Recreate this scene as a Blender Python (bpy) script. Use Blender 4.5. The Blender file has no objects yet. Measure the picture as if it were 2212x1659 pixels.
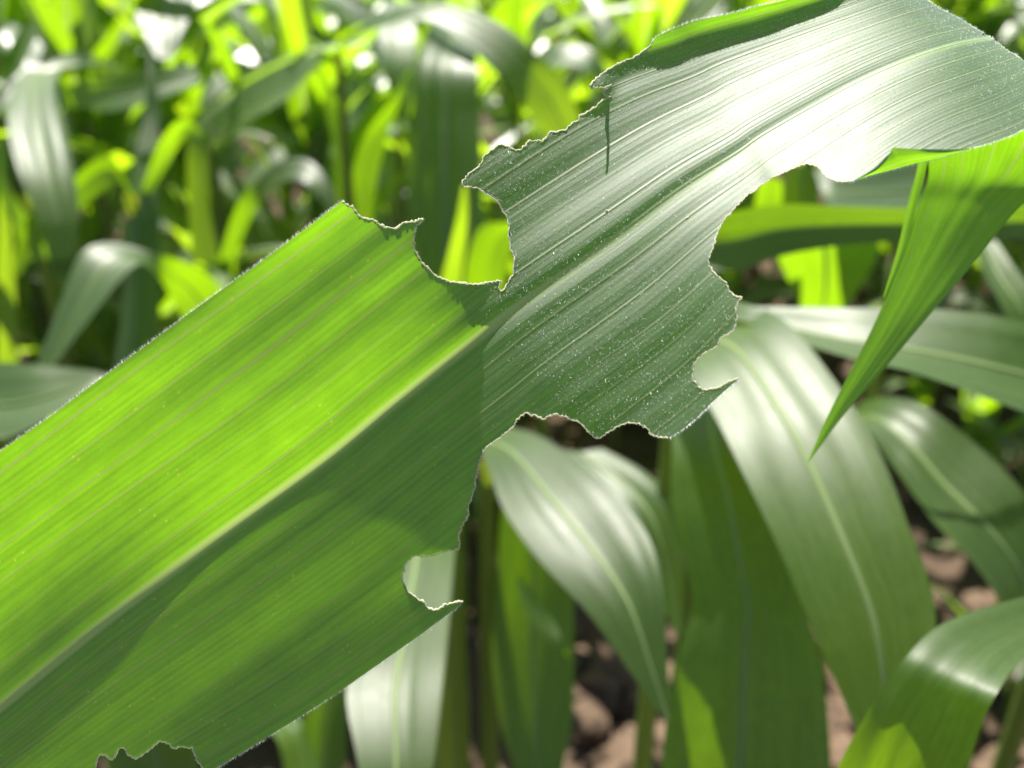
import bpy, math, random
import numpy as np
from mathutils import Vector, Matrix
from mathutils.geometry import delaunay_2d_cdt

R = math.radians
scene = bpy.context.scene
col = scene.collection

# ---------------------------------------------------------------- camera
CAM_H, PITCH = 1.25, 28.0
LENS = 35.3
cam_d = bpy.data.cameras.new('camera')
cam = bpy.data.objects.new('camera', cam_d)
col.objects.link(cam)
cam.location = (0, 0, CAM_H)
cam.rotation_euler = (R(90 - PITCH), 0, 0)
cam_d.sensor_width = 36
cam_d.lens = LENS
cam_d.clip_start = 0.01
cam_d.clip_end = 500
cam_d.dof.use_dof = True
cam_d.dof.focus_distance = 0.246
cam_d.dof.aperture_fstop = 9.0
scene.camera = cam

# ---------------------------------------------------------------- light
SUN_EL, SUN_AZ = 58.0, -20.0        # azimuth measured from straight ahead, minus = to the left
world = bpy.data.worlds.new('World')
scene.world = world
world.use_nodes = True
wn = world.node_tree
bg = wn.nodes['Background']
sky = wn.nodes.new('ShaderNodeTexSky')
sky.sky_type = 'NISHITA'
sky.sun_disc = False
sky.sun_elevation = R(SUN_EL)
sky.sun_rotation = R(SUN_AZ)
wn.links.new(sky.outputs[0], bg.inputs[0])
bg.inputs[1].default_value = 0.05
sun_d = bpy.data.lights.new('sun', 'SUN')
sun_d.energy = 5.0
sun_d.angle = R(0.55)
sun_d.color = (1.0, 0.95, 0.87)
sun = bpy.data.objects.new('sun', sun_d)
col.objects.link(sun)
Ldir = Vector((math.sin(R(SUN_AZ)) * math.cos(R(SUN_EL)), math.cos(R(SUN_AZ)) * math.cos(R(SUN_EL)), math.sin(R(SUN_EL))))
sun.rotation_euler = Ldir.to_track_quat('Z', 'Y').to_euler()
sun.location = (0, 2, 6)
scene.view_settings.view_transform = 'Standard'
scene.view_settings.look = 'None'
scene.view_settings.exposure = 1.55
scene.cycles.max_bounces = 8
scene.cycles.transmission_bounces = 8
scene.cycles.caustics_reflective = False
scene.cycles.caustics_refractive = False
scene.cycles.sample_clamp_indirect = 8

# ---------------------------------------------------------------- helpers
FPX = 1106.0 / (18.0 / LENS)           # focal length for a 2212 px wide survey of the place
cp, sp = math.cos(R(PITCH)), math.sin(R(PITCH))
CF = np.array([0, cp, -sp]); CU = np.array([0, sp, cp]); CX = np.array([1.0, 0, 0])
C0 = np.array([0, 0, CAM_H])


def at(px, py, d):
    px = np.asarray(px, float); py = np.asarray(py, float); d = np.asarray(d, float)
    a = ((px - 1106.0) / FPX)[..., None]; b = ((829.5 - py) / FPX)[..., None]
    return C0 + d[..., None] * (CF + a * CX + b * CU)


def hash2(ix, iy, seed):
    n = (ix.astype(np.int64) * 374761393 + iy.astype(np.int64) * 668265263 + seed * 1442695041) & 0xFFFFFFFF
    n = ((n ^ (n >> 13)) * 1274126177) & 0xFFFFFFFF
    n = n ^ (n >> 16)
    return (n & 0xFFFF) / 65535.0


def vnoise(x, y, seed=0):
    x = np.asarray(x, float); y = np.asarray(y, float)
    ix = np.floor(x); iy = np.floor(y)
    fx = x - ix; fy = y - iy
    fx = fx * fx * (3 - 2 * fx); fy = fy * fy * (3 - 2 * fy)
    a = hash2(ix, iy, seed); b = hash2(ix + 1, iy, seed)
    c = hash2(ix, iy + 1, seed); d = hash2(ix + 1, iy + 1, seed)
    return (a * (1 - fx) + b * fx) * (1 - fy) + (c * (1 - fx) + d * fx) * fy - 0.5


def sstep(a, b, x):
    t = np.clip((x - a) / (b - a), 0, 1)
    return t * t * (3 - 2 * t)


def catmull(pts, t):
    """Catmull-Rom through rows of pts (n,k) at parameters t (0..n-1)."""
    pts = np.asarray(pts, float)
    t = np.asarray(t, float)
    n = len(pts)
    i = np.clip(np.floor(t).astype(int), 0, n - 2)
    f = (t - i)[..., None]
    p1 = pts[i]; p2 = pts[i + 1]
    p0 = np.where((i > 0)[..., None], pts[np.maximum(i - 1, 0)], 2 * p1 - p2)
    p3 = np.where((i < n - 2)[..., None], pts[np.minimum(i + 2, n - 1)], 2 * p2 - p1)
    return 0.5 * (2 * p1 + (p2 - p0) * f + (2 * p0 - 5 * p1 + 4 * p2 - p3) * f * f + (3 * p1 - p0 - 3 * p2 + p3) * f ** 3)


def mesh_obj(name, verts, faces, mat, parent=None, uv=None, smooth=True, normals=None):
    me = bpy.data.meshes.new(name)
    me.from_pydata([tuple(v) for v in verts], [], [tuple(int(i) for i in f) for f in faces])
    if uv is not None:
        lay = me.uv_layers.new(name='UVMap')
        li = np.zeros(len(me.loops), dtype=np.int32)
        me.loops.foreach_get('vertex_index', li)
        lay.data.foreach_set('uv', np.asarray(uv, float)[li].astype(np.float32).ravel())
    if smooth:
        me.polygons.foreach_set('use_smooth', [True] * len(me.polygons))
    if normals is not None:
        me.normals_split_custom_set_from_vertices([tuple(n) for n in normals])
    me.update()
    o = bpy.data.objects.new(name, me)
    col.objects.link(o)
    if mat:
        me.materials.append(mat)
    if parent:
        o.parent = parent
        if parent.type == 'EMPTY':
            o.matrix_parent_inverse = Matrix.Translation(-parent.location)
    return o


def thing(name, label, cat, loc, group=None):
    o = bpy.data.objects.new(name, None)
    col.objects.link(o)
    o.location = loc
    o.empty_display_size = 0.05
    o['label'] = label
    o['category'] = cat
    if group:
        o['group'] = group
    return o


# ---------------------------------------------------------------- materials
class NT:
    def __init__(s, name):
        s.m = bpy.data.materials.new(name)
        s.m.use_nodes = True
        s.t = s.m.node_tree
        s.t.nodes.clear()
        s.out = s.t.nodes.new('ShaderNodeOutputMaterial')

    def n(s, kind, **kw):
        nd = s.t.nodes.new('ShaderNode' + kind)
        for k, v in kw.items():
            setattr(nd, k, v)
        return nd

    def put(s, sock, v):
        if isinstance(v, bpy.types.NodeSocket):
            s.t.links.new(v, sock)
        elif isinstance(v, tuple) and len(v) == 3 and sock.type == 'RGBA':
            sock.default_value = (*v, 1)
        else:
            sock.default_value = v

    def math(s, op, a, b=0.0, c=0.0, clamp=False):
        nd = s.n('Math', operation=op)
        nd.use_clamp = clamp
        s.put(nd.inputs[0], a); s.put(nd.inputs[1], b); s.put(nd.inputs[2], c)
        return nd.outputs[0]

    def ramp(s, x, a, b):
        nd = s.n('MapRange')
        nd.interpolation_type = 'SMOOTHSTEP'
        s.put(nd.inputs['Value'], x)
        nd.inputs['From Min'].default_value = a
        nd.inputs['From Max'].default_value = b
        return nd.outputs[0]

    def mix(s, f, a, b):
        nd = s.n('Mix', data_type='RGBA')
        s.put(nd.inputs[0], f); s.put(nd.inputs[6], a); s.put(nd.inputs[7], b)
        return nd.outputs[2]

    def noise(s, vec, scale=1.0, detail=2.0, rough=0.5):
        nd = s.n('TexNoise')
        s.put(nd.inputs['Vector'], vec)
        nd.inputs['Scale'].default_value = scale
        nd.inputs['Detail'].default_value = detail
        nd.inputs['Roughness'].default_value = rough
        return nd.outputs['Fac']

    def vec(s, x, y, z=0.0):
        nd = s.n('CombineXYZ')
        s.put(nd.inputs[0], x); s.put(nd.inputs[1], y); s.put(nd.inputs[2], z)
        return nd.outputs[0]


def leaf_material(name, front, trans, veins=24, fine=110, rough=0.42, tfac=0.5, bump=0.5, rib=None, vary=0.0,
                  veincol=(0.16, 0.22, 0.07), veintr=(0.40, 0.52, 0.10), veinamt=0.6, spec=0.5, spots=True, sheen=0.0, ribcol=((0.30, 0.36, 0.20), (0.42, 0.52, 0.16))):
    s = NT(name)
    uvn = s.n('UVMap'); uvn.uv_map = 'UVMap'
    sep = s.n('SeparateXYZ'); s.t.links.new(uvn.outputs[0], sep.inputs[0])
    v, u = sep.outputs[0], sep.outputs[1]
    oi = s.n('ObjectInfo')
    rnd = oi.outputs['Random']
    wob = s.math('MULTIPLY', s.math('SUBTRACT', s.noise(s.vec(s.math('MULTIPLY', v, 9.0), s.math('MULTIPLY', u, 6.0)), 1.0, 1.0), 0.5), 0.055)
    vv = s.math('ADD', v, wob)
    tri = s.math('PINGPONG', s.math('MULTIPLY', vv, float(veins)), 1.0)
    jit = s.noise(s.vec(s.math('MULTIPLY', v, veins * 0.9), 0.0), 1.0, 0.0)
    line = s.math('MULTIPLY', s.ramp(tri, 0.86, 1.0), s.ramp(jit, 0.25, 0.55))
    tri2 = s.math('PINGPONG', s.math('MULTIPLY', vv, float(fine)), 1.0)
    fl = s.ramp(tri2, 0.2, 1.0)
    streak = s.noise(s.vec(s.math('MULTIPLY', v, 70.0), s.math('MULTIPLY', u, 9.0)), 1.0, 3.0)
    cells = s.noise(s.vec(s.math('MULTIPLY', v, 420.0), s.math('MULTIPLY', u, 900.0)), 1.0, 1.0)
    mott = s.noise(s.vec(s.math('MULTIPLY', v, 26.0), s.math('MULTIPLY', u, 120.0)), 1.0, 3.0)
    patch = s.noise(s.vec(s.math('MULTIPLY', v, 7.0), s.math('MULTIPLY', u, 14.0)), 1.0, 2.0)
    # value variation
    k = s.math('ADD', s.math('MULTIPLY', s.math('SUBTRACT', streak, 0.5), 0.55), 1.0)
    k = s.math('ADD', k, s.math('MULTIPLY', s.math('SUBTRACT', mott, 0.5), 0.45))
    k = s.math('ADD', k, s.math('MULTIPLY', s.math('SUBTRACT', patch, 0.5), 0.3))
    k = s.math('ADD', k, s.math('MULTIPLY', s.math('SUBTRACT', fl, 0.5), -0.12))
    k = s.math('ADD', k, s.math('MULTIPLY', s.math('SUBTRACT', cells, 0.5), 0.25))
    if vary:
        k = s.math('MULTIPLY', k, s.math('ADD', 1.0 - vary * 0.5, s.math('MULTIPLY', rnd, vary)))

    def scaled(c, kk):
        nd = s.n('VectorMath', operation='SCALE')
        nd.inputs[0].default_value = c
        s.put(nd.inputs['Scale'], kk)
        return nd.outputs[0]
    fcol = s.mix(s.math('MULTIPLY', line, veinamt), scaled(front, k), veincol)
    tcol = s.mix(s.math('MULTIPLY', line, veinamt), scaled(trans, k), veintr)
    if vary:
        yel = s.math('MULTIPLY', s.ramp(rnd, 0.6, 1.0), 0.4)
        tcol = s.mix(yel, tcol, scaled((0.50, 0.62, 0.02), k))
    if spots:
        vo = s.n('TexVoronoi')
        s.put(vo.inputs['Vector'], s.vec(s.math('MULTIPLY', v, 38.0), s.math('MULTIPLY', u, 300.0)))
        vo.inputs['Scale'].default_value = 1.0
        sp_ = s.math('MULTIPLY', s.math('SUBTRACT', 1.0, s.ramp(vo.outputs['Distance'], 0.06, 0.17)), s.ramp(s.noise(s.vec(s.math('MULTIPLY', v, 11.0), s.math('MULTIPLY', u, 70.0)), 1.0, 0.0), 0.5, 0.7))
        tcol = s.mix(s.math('MULTIPLY', sp_, 0.6), tcol, (0.75, 0.78, 0.10))
        fcol = s.mix(s.math('MULTIPLY', sp_, 0.3), fcol, (0.25, 0.28, 0.06))
    if rib is not None:
        dist = s.math('ABSOLUTE', s.math('SUBTRACT', v, 0.5))
        rf = s.math('SUBTRACT', 1.0, s.ramp(dist, rib * 0.3, rib))
        fcol = s.mix(rf, fcol, ribcol[0])
        tcol = s.mix(rf, tcol, ribcol[1])
    h = s.math('ADD', s.math('MULTIPLY', line, 0.8), s.math('MULTIPLY', fl, 0.15))
    h = s.math('ADD', h, s.math('MULTIPLY', streak, 0.9))
    h = s.math('ADD', h, s.math('MULTIPLY', cells, 0.22))
    bp = s.n('Bump')
    bp.inputs['Strength'].default_value = bump
    bp.inputs['Distance'].default_value = 0.0006
    s.put(bp.inputs['Height'], h)
    df = s.n('BsdfDiffuse')
    s.put(df.inputs['Color'], fcol)
    s.put(df.inputs['Normal'], bp.outputs[0])
    tr = s.n('BsdfTranslucent')
    s.put(tr.inputs['Color'], tcol)
    mx = s.n('MixShader')
    mx.inputs[0].default_value = tfac
    s.t.links.new(df.outputs[0], mx.inputs[1]); s.t.links.new(tr.outputs[0], mx.inputs[2])
    gl = s.n('BsdfPrincipled')                    # waxy skin: reflection only
    gl.inputs['Base Color'].default_value = (0, 0, 0, 1)
    s.put(gl.inputs['Roughness'], s.math('ADD', rough - 0.06, s.math('MULTIPLY', mott, 0.12)))
    gl.inputs['Specular IOR Level'].default_value = spec
    if sheen:
        gl.inputs['Sheen Weight'].default_value = sheen
        gl.inputs['Sheen Roughness'].default_value = 0.45
        gl.inputs['Sheen Tint'].default_value = (1, 1, 1, 1)
    s.put(gl.inputs['Normal'], bp.outputs[0])
    ad = s.n('AddShader')
    s.t.links.new(mx.outputs[0], ad.inputs[0]); s.t.links.new(gl.outputs[0], ad.inputs[1])
    s.t.links.new(ad.outputs[0], s.out.inputs[0])
    return s.m


def simple_mat(name, c, rough=0.6, tcol=None, tfac=0.4, nscale=0.0, spec=0.4):
    s = NT(name)
    pr = s.n('BsdfPrincipled')
    if nscale:
        tc = s.n('TexCoord')
        f = s.noise(tc.outputs['Object'], nscale, 4.0, 0.6)
        s.put(pr.inputs['Base Color'], s.mix(f, tuple(x * 0.6 for x in c), tuple(min(1, x * 1.35) for x in c)))
        bp = s.n('Bump'); bp.inputs['Strength'].default_value = 0.4; bp.inputs['Distance'].default_value = 0.001
        s.put(bp.inputs['Height'], f); s.put(pr.inputs['Normal'], bp.outputs[0])
    else:
        pr.inputs['Base Color'].default_value = (*c, 1)
    pr.inputs['Roughness'].default_value = rough
    pr.inputs['Specular IOR Level'].default_value = spec
    if tcol:
        tr = s.n('BsdfTranslucent'); tr.inputs['Color'].default_value = (*tcol, 1)
        mx = s.n('MixShader'); mx.inputs[0].default_value = tfac
        s.t.links.new(pr.outputs[0], mx.inputs[1]); s.t.links.new(tr.outputs[0], mx.inputs[2])
        s.t.links.new(mx.outputs[0], s.out.inputs[0])
    else:
        s.t.links.new(pr.outputs[0], s.out.inputs[0])
    return s.m


M_HERO = leaf_material('chewed_leaf_green', (0.030, 0.076, 0.018), (0.29, 0.64, 0.001), veins=26, fine=120, veincol=(0.15, 0.20, 0.06), veinamt=0.8, rough=0.58, tfac=0.5, bump=0.22, spec=0.72, sheen=0.14, rib=0.020, ribcol=((0.17, 0.27, 0.10), (0.55, 0.74, 0.16)))
M_LEAF = leaf_material('maize_leaf_green', (0.038, 0.078, 0.014), (0.28, 0.52, 0.002), veins=20, fine=60, rough=0.48, tfac=0.5, bump=0.2, vary=0.3, spots=False, veinamt=0.45, spec=0.38)
M_FIELD = leaf_material('field_leaf_green', (0.038, 0.078, 0.014), (0.34, 0.60, 0.003), veins=16, fine=40, rough=0.44, tfac=0.5, bump=0.12, rib=0.045, vary=0.5, spots=False, veinamt=0.2, spec=0.85)
M_RIB = simple_mat('midrib_pale', (0.24, 0.32, 0.14), 0.4, (0.42, 0.56, 0.12), 0.45)
M_HRIB = simple_mat('midrib_hero', (0.16, 0.25, 0.10), 0.38, (0.48, 0.66, 0.14), 0.5)
M_EDGE = simple_mat('chewed_edge_dry', (0.72, 0.69, 0.56), 0.6, (0.9, 0.88, 0.68), 0.55, spec=0.3)
M_HAIR = simple_mat('leaf_hair_white', (0.93, 0.94, 0.92), 0.35, (0.9, 0.92, 0.85), 0.45, spec=0.6)
M_STALK = leaf_material('stalk_green', (0.10, 0.15, 0.025), (0.30, 0.42, 0.01), veins=10, fine=24, rough=0.4, tfac=0.3, bump=0.3, vary=0.4, spots=False)
M_CLOD = simple_mat('clod_soil', (0.12, 0.083, 0.057), 0.95, nscale=30, spec=0.1)


def soil_material():
    s = NT('soil_brown')
    tc = s.n('TexCoord')
    p = tc.outputs['Object']
    f = s.noise(p, 9, 6.0, 0.65)
    g = s.noise(p, 60, 4.0, 0.6)
    c = s.mix(f, (0.042, 0.030, 0.020), (0.120, 0.083, 0.056))
    c = s.mix(s.math('MULTIPLY', s.ramp(g, 0.45, 0.75), 0.4), c, (0.05, 0.032, 0.022))
    bp = s.n('Bump'); bp.inputs['Strength'].default_value = 0.8; bp.inputs['Distance'].default_value = 0.015
    s.put(bp.inputs['Height'], s.math('ADD', f, s.math('MULTIPLY', g, 0.4)))
    pr = s.n('BsdfPrincipled')
    s.put(pr.inputs['Base Color'], c)
    pr.inputs['Roughness'].default_value = 0.95
    pr.inputs['Specular IOR Level'].default_value = 0.15
    s.put(pr.inputs['Normal'], bp.outputs[0])
    s.t.links.new(pr.outputs[0], s.out.inputs[0])
    return s.m


M_SOIL = soil_material()

# ---------------------------------------------------------------- ground
xs = np.concatenate([[-200, -60, -20, -8, -5], np.arange(-3.2, 3.21, 0.04), [5, 8, 20, 60, 200]])
ys = np.concatenate([[-200, -60, -15, -4, -1], np.arange(0.4, 5.0, 0.04), [6, 8, 12, 25, 70, 250]])
GX, GY = np.meshgrid(xs, ys)


def ground_z(x, y):
    return (0.08 * vnoise(x * 3.1, y * 3.1, 3) + 0.08 * vnoise(x * 8, y * 8, 4) + 0.05 * vnoise(x * 17, y * 17, 5)) * (np.abs(x) < 4.5) * (y < 7)


GZ = ground_z(GX, GY)
nx, ny = len(xs), len(ys)
gv = np.stack([GX, GY, GZ], -1).reshape(-1, 3)
gf = [(j * nx + i, j * nx + i + 1, (j + 1) * nx + i + 1, (j + 1) * nx + i) for j in range(ny - 1) for i in range(nx - 1)]
g = mesh_obj('soil_ground', gv, gf, M_SOIL)
g['kind'] = 'structure'

rng = random.Random(7)
ico_v, ico_f = [], []


def ico():
    t = (1 + 5 ** 0.5) / 2
    V = [(-1, t, 0), (1, t, 0), (-1, -t, 0), (1, -t, 0), (0, -1, t), (0, 1, t), (0, -1, -t), (0, 1, -t), (t, 0, -1), (t, 0, 1), (-t, 0, -1), (-t, 0, 1)]
    F = [(0, 11, 5), (0, 5, 1), (0, 1, 7), (0, 7, 10), (0, 10, 11), (1, 5, 9), (5, 11, 4), (11, 10, 2), (10, 7, 6), (7, 1, 8), (3, 9, 4), (3, 4, 2), (3, 2, 6), (3, 6, 8), (3, 8, 9), (4, 9, 5), (2, 4, 11), (6, 2, 10), (8, 6, 7), (9, 8, 1)]
    V = [Vector(v).normalized() for v in V]
    out = []; cache = {}

    def mid(a, b):
        key = (min(a, b), max(a, b))
        if key not in cache:
            V.append(((V[a] + V[b]) / 2).normalized()); cache[key] = len(V) - 1
        return cache[key]
    for a, b, c in F:
        ab, bc, ca = mid(a, b), mid(b, c), mid(c, a)
        out += [(a, ab, ca), (b, bc, ab), (c, ca, bc), (ab, bc, ca)]
    return np.array([tuple(v) for v in V]), out


IV, IF = ico()
cv, cf = [], []
for k in range(1000):
    x = rng.uniform(-1.6, 1.9); y = rng.uniform(0.9, 3.2)
    r = 0.010 + 0.045 * rng.random() ** 2.2
    n_ = 1 + 0.7 * vnoise(IV[:, 0] * 1.7 + k * 5.1, IV[:, 1] * 1.7 + IV[:, 2] * 1.3, k) + 0.5 * vnoise(IV[:, 2] * 3.4 + k, IV[:, 0] * 3.1, k + 9)
    P = IV * n_[:, None] * r * np.array([1, rng.uniform(.7, 1.3), rng.uniform(.6, .9)])
    P = P + np.array([x, y, float(ground_z(np.array(x), np.array(y))) + r * 0.3])
    o_ = len(cv)
    cv += P.tolist()
    cf += [(a + o_, b + o_, c + o_) for a, b, c in IF]
for k in range(260):
    x = rng.uniform(0.0, 0.6); y = rng.uniform(1.0, 1.9)
    r = 0.018 + 0.04 * rng.random() ** 1.6
    n_ = 1 + 0.9 * vnoise(IV[:, 0] * 1.9 + k * 3.1, IV[:, 1] * 1.9 + IV[:, 2] * 1.3, k + 50) + 0.6 * vnoise(IV[:, 2] * 3.6 + k, IV[:, 0] * 3.3, k + 90)
    P = IV * n_[:, None] * r * np.array([1, rng.uniform(.7, 1.3), rng.uniform(.6, .9)])
    P = P + np.array([x, y, float(ground_z(np.array(x), np.array(y))) + r * 0.35])
    o_ = len(cv)
    cv += P.tolist()
    cf += [(a + o_, b + o_, c + o_) for a, b, c in IF]
cl = mesh_obj('soil_clods', cv, cf, M_CLOD, smooth=False)
cl['kind'] = 'stuff'


# ---------------------------------------------------------------- generic leaves and stalks
def sheet(P, uv):
    """grid of points (n,m,3) -> verts, faces, uvs"""
    n, m = P.shape[:2]
    V = P.reshape(-1, 3)
    F = [(i * m + j, i * m + j + 1, (i + 1) * m + j + 1, (i + 1) * m + j) for i in range(n - 1) for j in range(m - 1)]
    return V, F, uv.reshape(-1, 2)


def loft_leaf(rows, parent, fold=0.12, rip=0.0013, seed=0, mat=None, rib=True, nseg=9, m=25, edge=0.0, name='leaf', uvr=(0.0, 1.0)):
    """rows: (lx, ly, rx, ry, depth_left, depth_right); fold pushes the middle away from the viewer (share of the width)"""
    rows = np.array(rows, float)
    n = (len(rows) - 1) * nseg + 1
    t = np.linspace(0, len(rows) - 1, n)
    q = catmull(rows, t)
    A = at(q[:, 0], q[:, 1], q[:, 4]); B = at(q[:, 2], q[:, 3], q[:, 5])
    s = np.linspace(0, 1, m)
    P = A[:, None] * (1 - s)[None, :, None] + B[:, None] * s[None, :, None]
    cen = 0.5 * (A + B)
    tan = np.gradient(cen, axis=0)
    nor = np.cross(tan, B - A); nor /= np.linalg.norm(nor, axis=1)[:, None] + 1e-9
    flip = np.sign(np.sum(nor * (cen - C0), axis=1)); nor *= flip[:, None]      # away from the viewer
    W = np.linalg.norm(B - A, axis=1)
    prof = (1 - np.abs(2 * s - 1) ** 1.25)
    arc = np.concatenate([[0], np.cumsum(np.linalg.norm(np.diff(cen, axis=0), axis=1))])
    disp = fold * W[:, None] * prof[None]
    S, U = np.meshgrid(s, arc)
    rp = rip * (np.sin(S * 23 + 5 * vnoise(S * 4, U * 9, seed)) * 0.25 + vnoise(S * 9, U * 7, seed + 1) * 1.2)
    wav = rip * 3.0 * vnoise(U * 11, S * 0 + seed * 3.3, seed + 2) * (2 * S - 1) * np.abs(2 * S - 1)
    disp = disp + rp * (W[:, None] / 0.08) + wav * (W[:, None] / 0.08) + edge * W[:, None] * sstep(0.75, 1, np.abs(2 * S - 1))
    P = P + nor[:, None] * disp[..., None]
    uv = np.stack([uvr[0] + (uvr[1] - uvr[0]) * S, U + seed * 0.37], -1)
    V, F, uvs = sheet(P, uv)
    o = mesh_obj(name, V, F, mat or M_LEAF, parent, uv=uvs)
    if rib:
        mid = P[:, m // 2]
        across = (B - A) / (W[:, None] + 1e-9)
        hw = np.clip(W * 0.026, 0.0006, 0.0026)
        pts = []
        for k, (a, d) in enumerate(((-1, 0.12), (-0.6, -0.35), (0, -0.6), (0.6, -0.35), (1, 0.12))):
            pts.append(mid + across * (a * hw)[:, None] + nor * (d * hw)[:, None] - nor * 0.0004)
        RP = np.stack(pts, 1)
        RV, RF, ruv = sheet(RP, np.stack(np.meshgrid(np.linspace(0, 1, 5), arc), -1))
        mesh_obj('midrib', RV, RF, M_RIB, o, uv=ruv)
    return o


def tube(path, rad, sides=10):
    path = np.asarray(path, float); rad = np.asarray(rad, float)
    n = len(path)
    tan = np.gradient(path, axis=0); tan /= np.linalg.norm(tan, axis=1)[:, None] + 1e-12
    ref = np.array([0.31, 0.9, 0.3]) if abs(tan[0] @ np.array([0.31, 0.9, 0.3])) < 0.9 else np.array([1.0, 0, 0])
    V = np.zeros((n, sides, 3))
    e1 = np.cross(tan[0], ref); e1 /= np.linalg.norm(e1)
    for i in range(n):
        e1 = e1 - tan[i] * (e1 @ tan[i]); e1 /= np.linalg.norm(e1) + 1e-12
        e2 = np.cross(tan[i], e1)
        for k in range(sides):
            a = 2 * math.pi * k / sides
            V[i, k] = path[i] + rad[i] * (math.cos(a) * e1 + math.sin(a) * e2)
    F = [(i * sides + k, i * sides + (k + 1) % sides, (i + 1) * sides + (k + 1) % sides, (i + 1) * sides + k) for i in range(n - 1) for k in range(sides)]
    return V.reshape(-1, 3), F


def stalk(parent, base, top_z, r=0.011, lean=(0, 0), name='stalk', seed=0):
    n = 40
    tt = np.linspace(0, 1, n)
    z = base[2] - 0.02 + (top_z - base[2] + 0.02) * tt
    path = np.stack([base[0] + lean[0] * tt ** 1.5, base[1] + lean[1] * tt ** 1.5, z], -1)
    node = np.exp(-((((z + seed * 0.03) % 0.16) - 0.08) / 0.008) ** 2)
    rad = r * (1.1 - 0.55 * tt) * (1 + 0.14 * node)
    V, F = tube(path, rad, 12)
    uv = np.zeros((len(V), 2)); uv[:, 0] = np.tile(np.linspace(0, 1, 12), n); uv[:, 1] = np.repeat(z, 12)
    return mesh_obj(name, V, F, M_STALK, parent, uv=uv)


def plant_at(px, py, d, label, group=None, r=0.011, top=0.05, has_stalk=True):
    """a maize plant whose stalk stands at the ground below the surveyed point"""
    p = at(px, py, d)
    z0 = float(ground_z(np.array(p[0]), np.array(p[1])))
    t = thing('maize_plant', label, 'maize plant', (p[0], p[1], z0), group)
    if has_stalk:
        stalk(t, (p[0], p[1], z0), p[2] + top, r)
    return t


# ---------------------------------------------------------------- the chewed leaf
def seg(ox, oy, pts, k=0.25):
    return [(ox + x * k, oy + y * k) for x, y in pts]


MID = [(-250, 1735), (0, 1529), (225, 1345), (450, 1174), (700, 994), (850, 872), (1016, 742), (1116, 665), (1325, 520), (1469, 412), (1594, 332), (1659, 287), (1834, 187), (1959, 130), (2059, 97), (2140, 82)]
TOP = [(-420, 1270), (-150, 1080), (50, 940), (260, 788), (500, 612), (660, 495), (830, 368), (945, 292), (1150, 170), (1310, 105), (1440, 68), (1520, 40), (1690, -2), (1790, -30), (1845, -52), (1890, -75)]
BOT = [(-60, 1960), (200, 1815), (440, 1675), (680, 1530), (930, 1350), (1090, 1225), (1265, 1090), (1370, 1005), (1530, 878), (1640, 755), (1745, 625), (1800, 560), (1925, 440), (2060, 350), (2210, 285), (2330, 215)]
MID, TOP, BOT = (np.array(a, float) for a in (MID, TOP, BOT))
NT_ = len(MID) - 1


def uv2px(t, v):
    v = np.asarray(v, float)[..., None]
    m_ = catmull(MID, t); a = catmull(TOP, t); b = catmull(BOT, t)
    return np.where(v >= 0, m_ + (a - m_) * v, m_ + (b - m_) * (-v))


BITES, SMOOTH = 1, 0
OUT = []


def add(kind, pts):
    for p in pts:
        OUT.append((p[0], p[1], kind))


add(SMOOTH, [(-420, 1275), (-300, 1185), (-150, 1080), (0, 974.5), (117, 894), (202, 829), (320, 743), (425, 665), (585, 550)])
add(BITES, seg(691.25, 345.6, [(200, 350), (215, 375), (250, 395), (290, 410), (315, 450), (335, 480), (370, 497), (410, 510), (450, 510), (490, 530), (520, 560), (555, 580), (590, 578), (620, 592), (655, 595), (690, 560), (725, 540), (775, 535), (830, 525), (870, 505), (900, 515), (870, 535), (840, 560), (825, 600), (818, 650), (808, 700), (815, 750), (835, 800), (855, 850), (885, 890), (925, 920), (960, 960), (990, 990), (1050, 1020), (1110, 1045), (1140, 1055), (1200, 1055), (1270, 1070), (1380, 1075), (1450, 1060), (1530, 1045), (1570, 1042), (1555, 1070), (1540, 1110), (1560, 1135), (1600, 1100), (1630, 1060), (1650, 1010), (1670, 985), (1672, 930), (1680, 850), (1660, 810), (1645, 760), (1640, 690), (1628, 650), (1635, 600), (1632, 550), (1610, 490), (1585, 450), (1560, 410), (1545, 380), (1510, 340), (1465, 305), (1400, 270), (1350, 240), (1310, 232), (1260, 235)]))
add(BITES, seg(950.5, 172.8, [(190, 925), (200, 870), (225, 835), (260, 800), (300, 775), (335, 745), (360, 700), (380, 660), (430, 620), (490, 575), (535, 555), (570, 570), (610, 590), (640, 600), (690, 600), (735, 570), (745, 545), (775, 518), (810, 525), (850, 520), (880, 535), (910, 505), (930, 470), (955, 445), (985, 448), (1030, 435), (1090, 430), (1130, 385), (1170, 360), (1200, 335), (1205, 305), (1240, 298), (1290, 270), (1350, 225), (1385, 190), (1410, 170), (1450, 158), (1480, 140), (1425, 140), (1405, 100), (1430, 85), (1460, 60), (1480, 40), (1445, 55), (1420, 68), (1360, 58), (1310, 75)]))
add(BITES, seg(1244.3, 0, [(115, 745), (145, 705), (190, 665), (250, 620), (310, 580), (360, 550), (420, 530), (490, 505), (540, 470), (590, 435), (630, 400), (665, 350)]))
add(SMOOTH, seg(1244.3, 0, [(700, 315), (760, 285), (830, 250), (910, 220), (1010, 185), (1140, 155), (1300, 125), (1420, 95), (1560, 55), (1700, 25), (1850, -8)]))
add(SMOOTH, [(1780, -28), (1840, -52), (1888, -74), (1945, -40), (2004, 0), (2034, 20), (2084, 47), (2134, 77), (2171, 105), (2209, 129), (2270, 172), (2328, 214), (2270, 250)])
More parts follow.
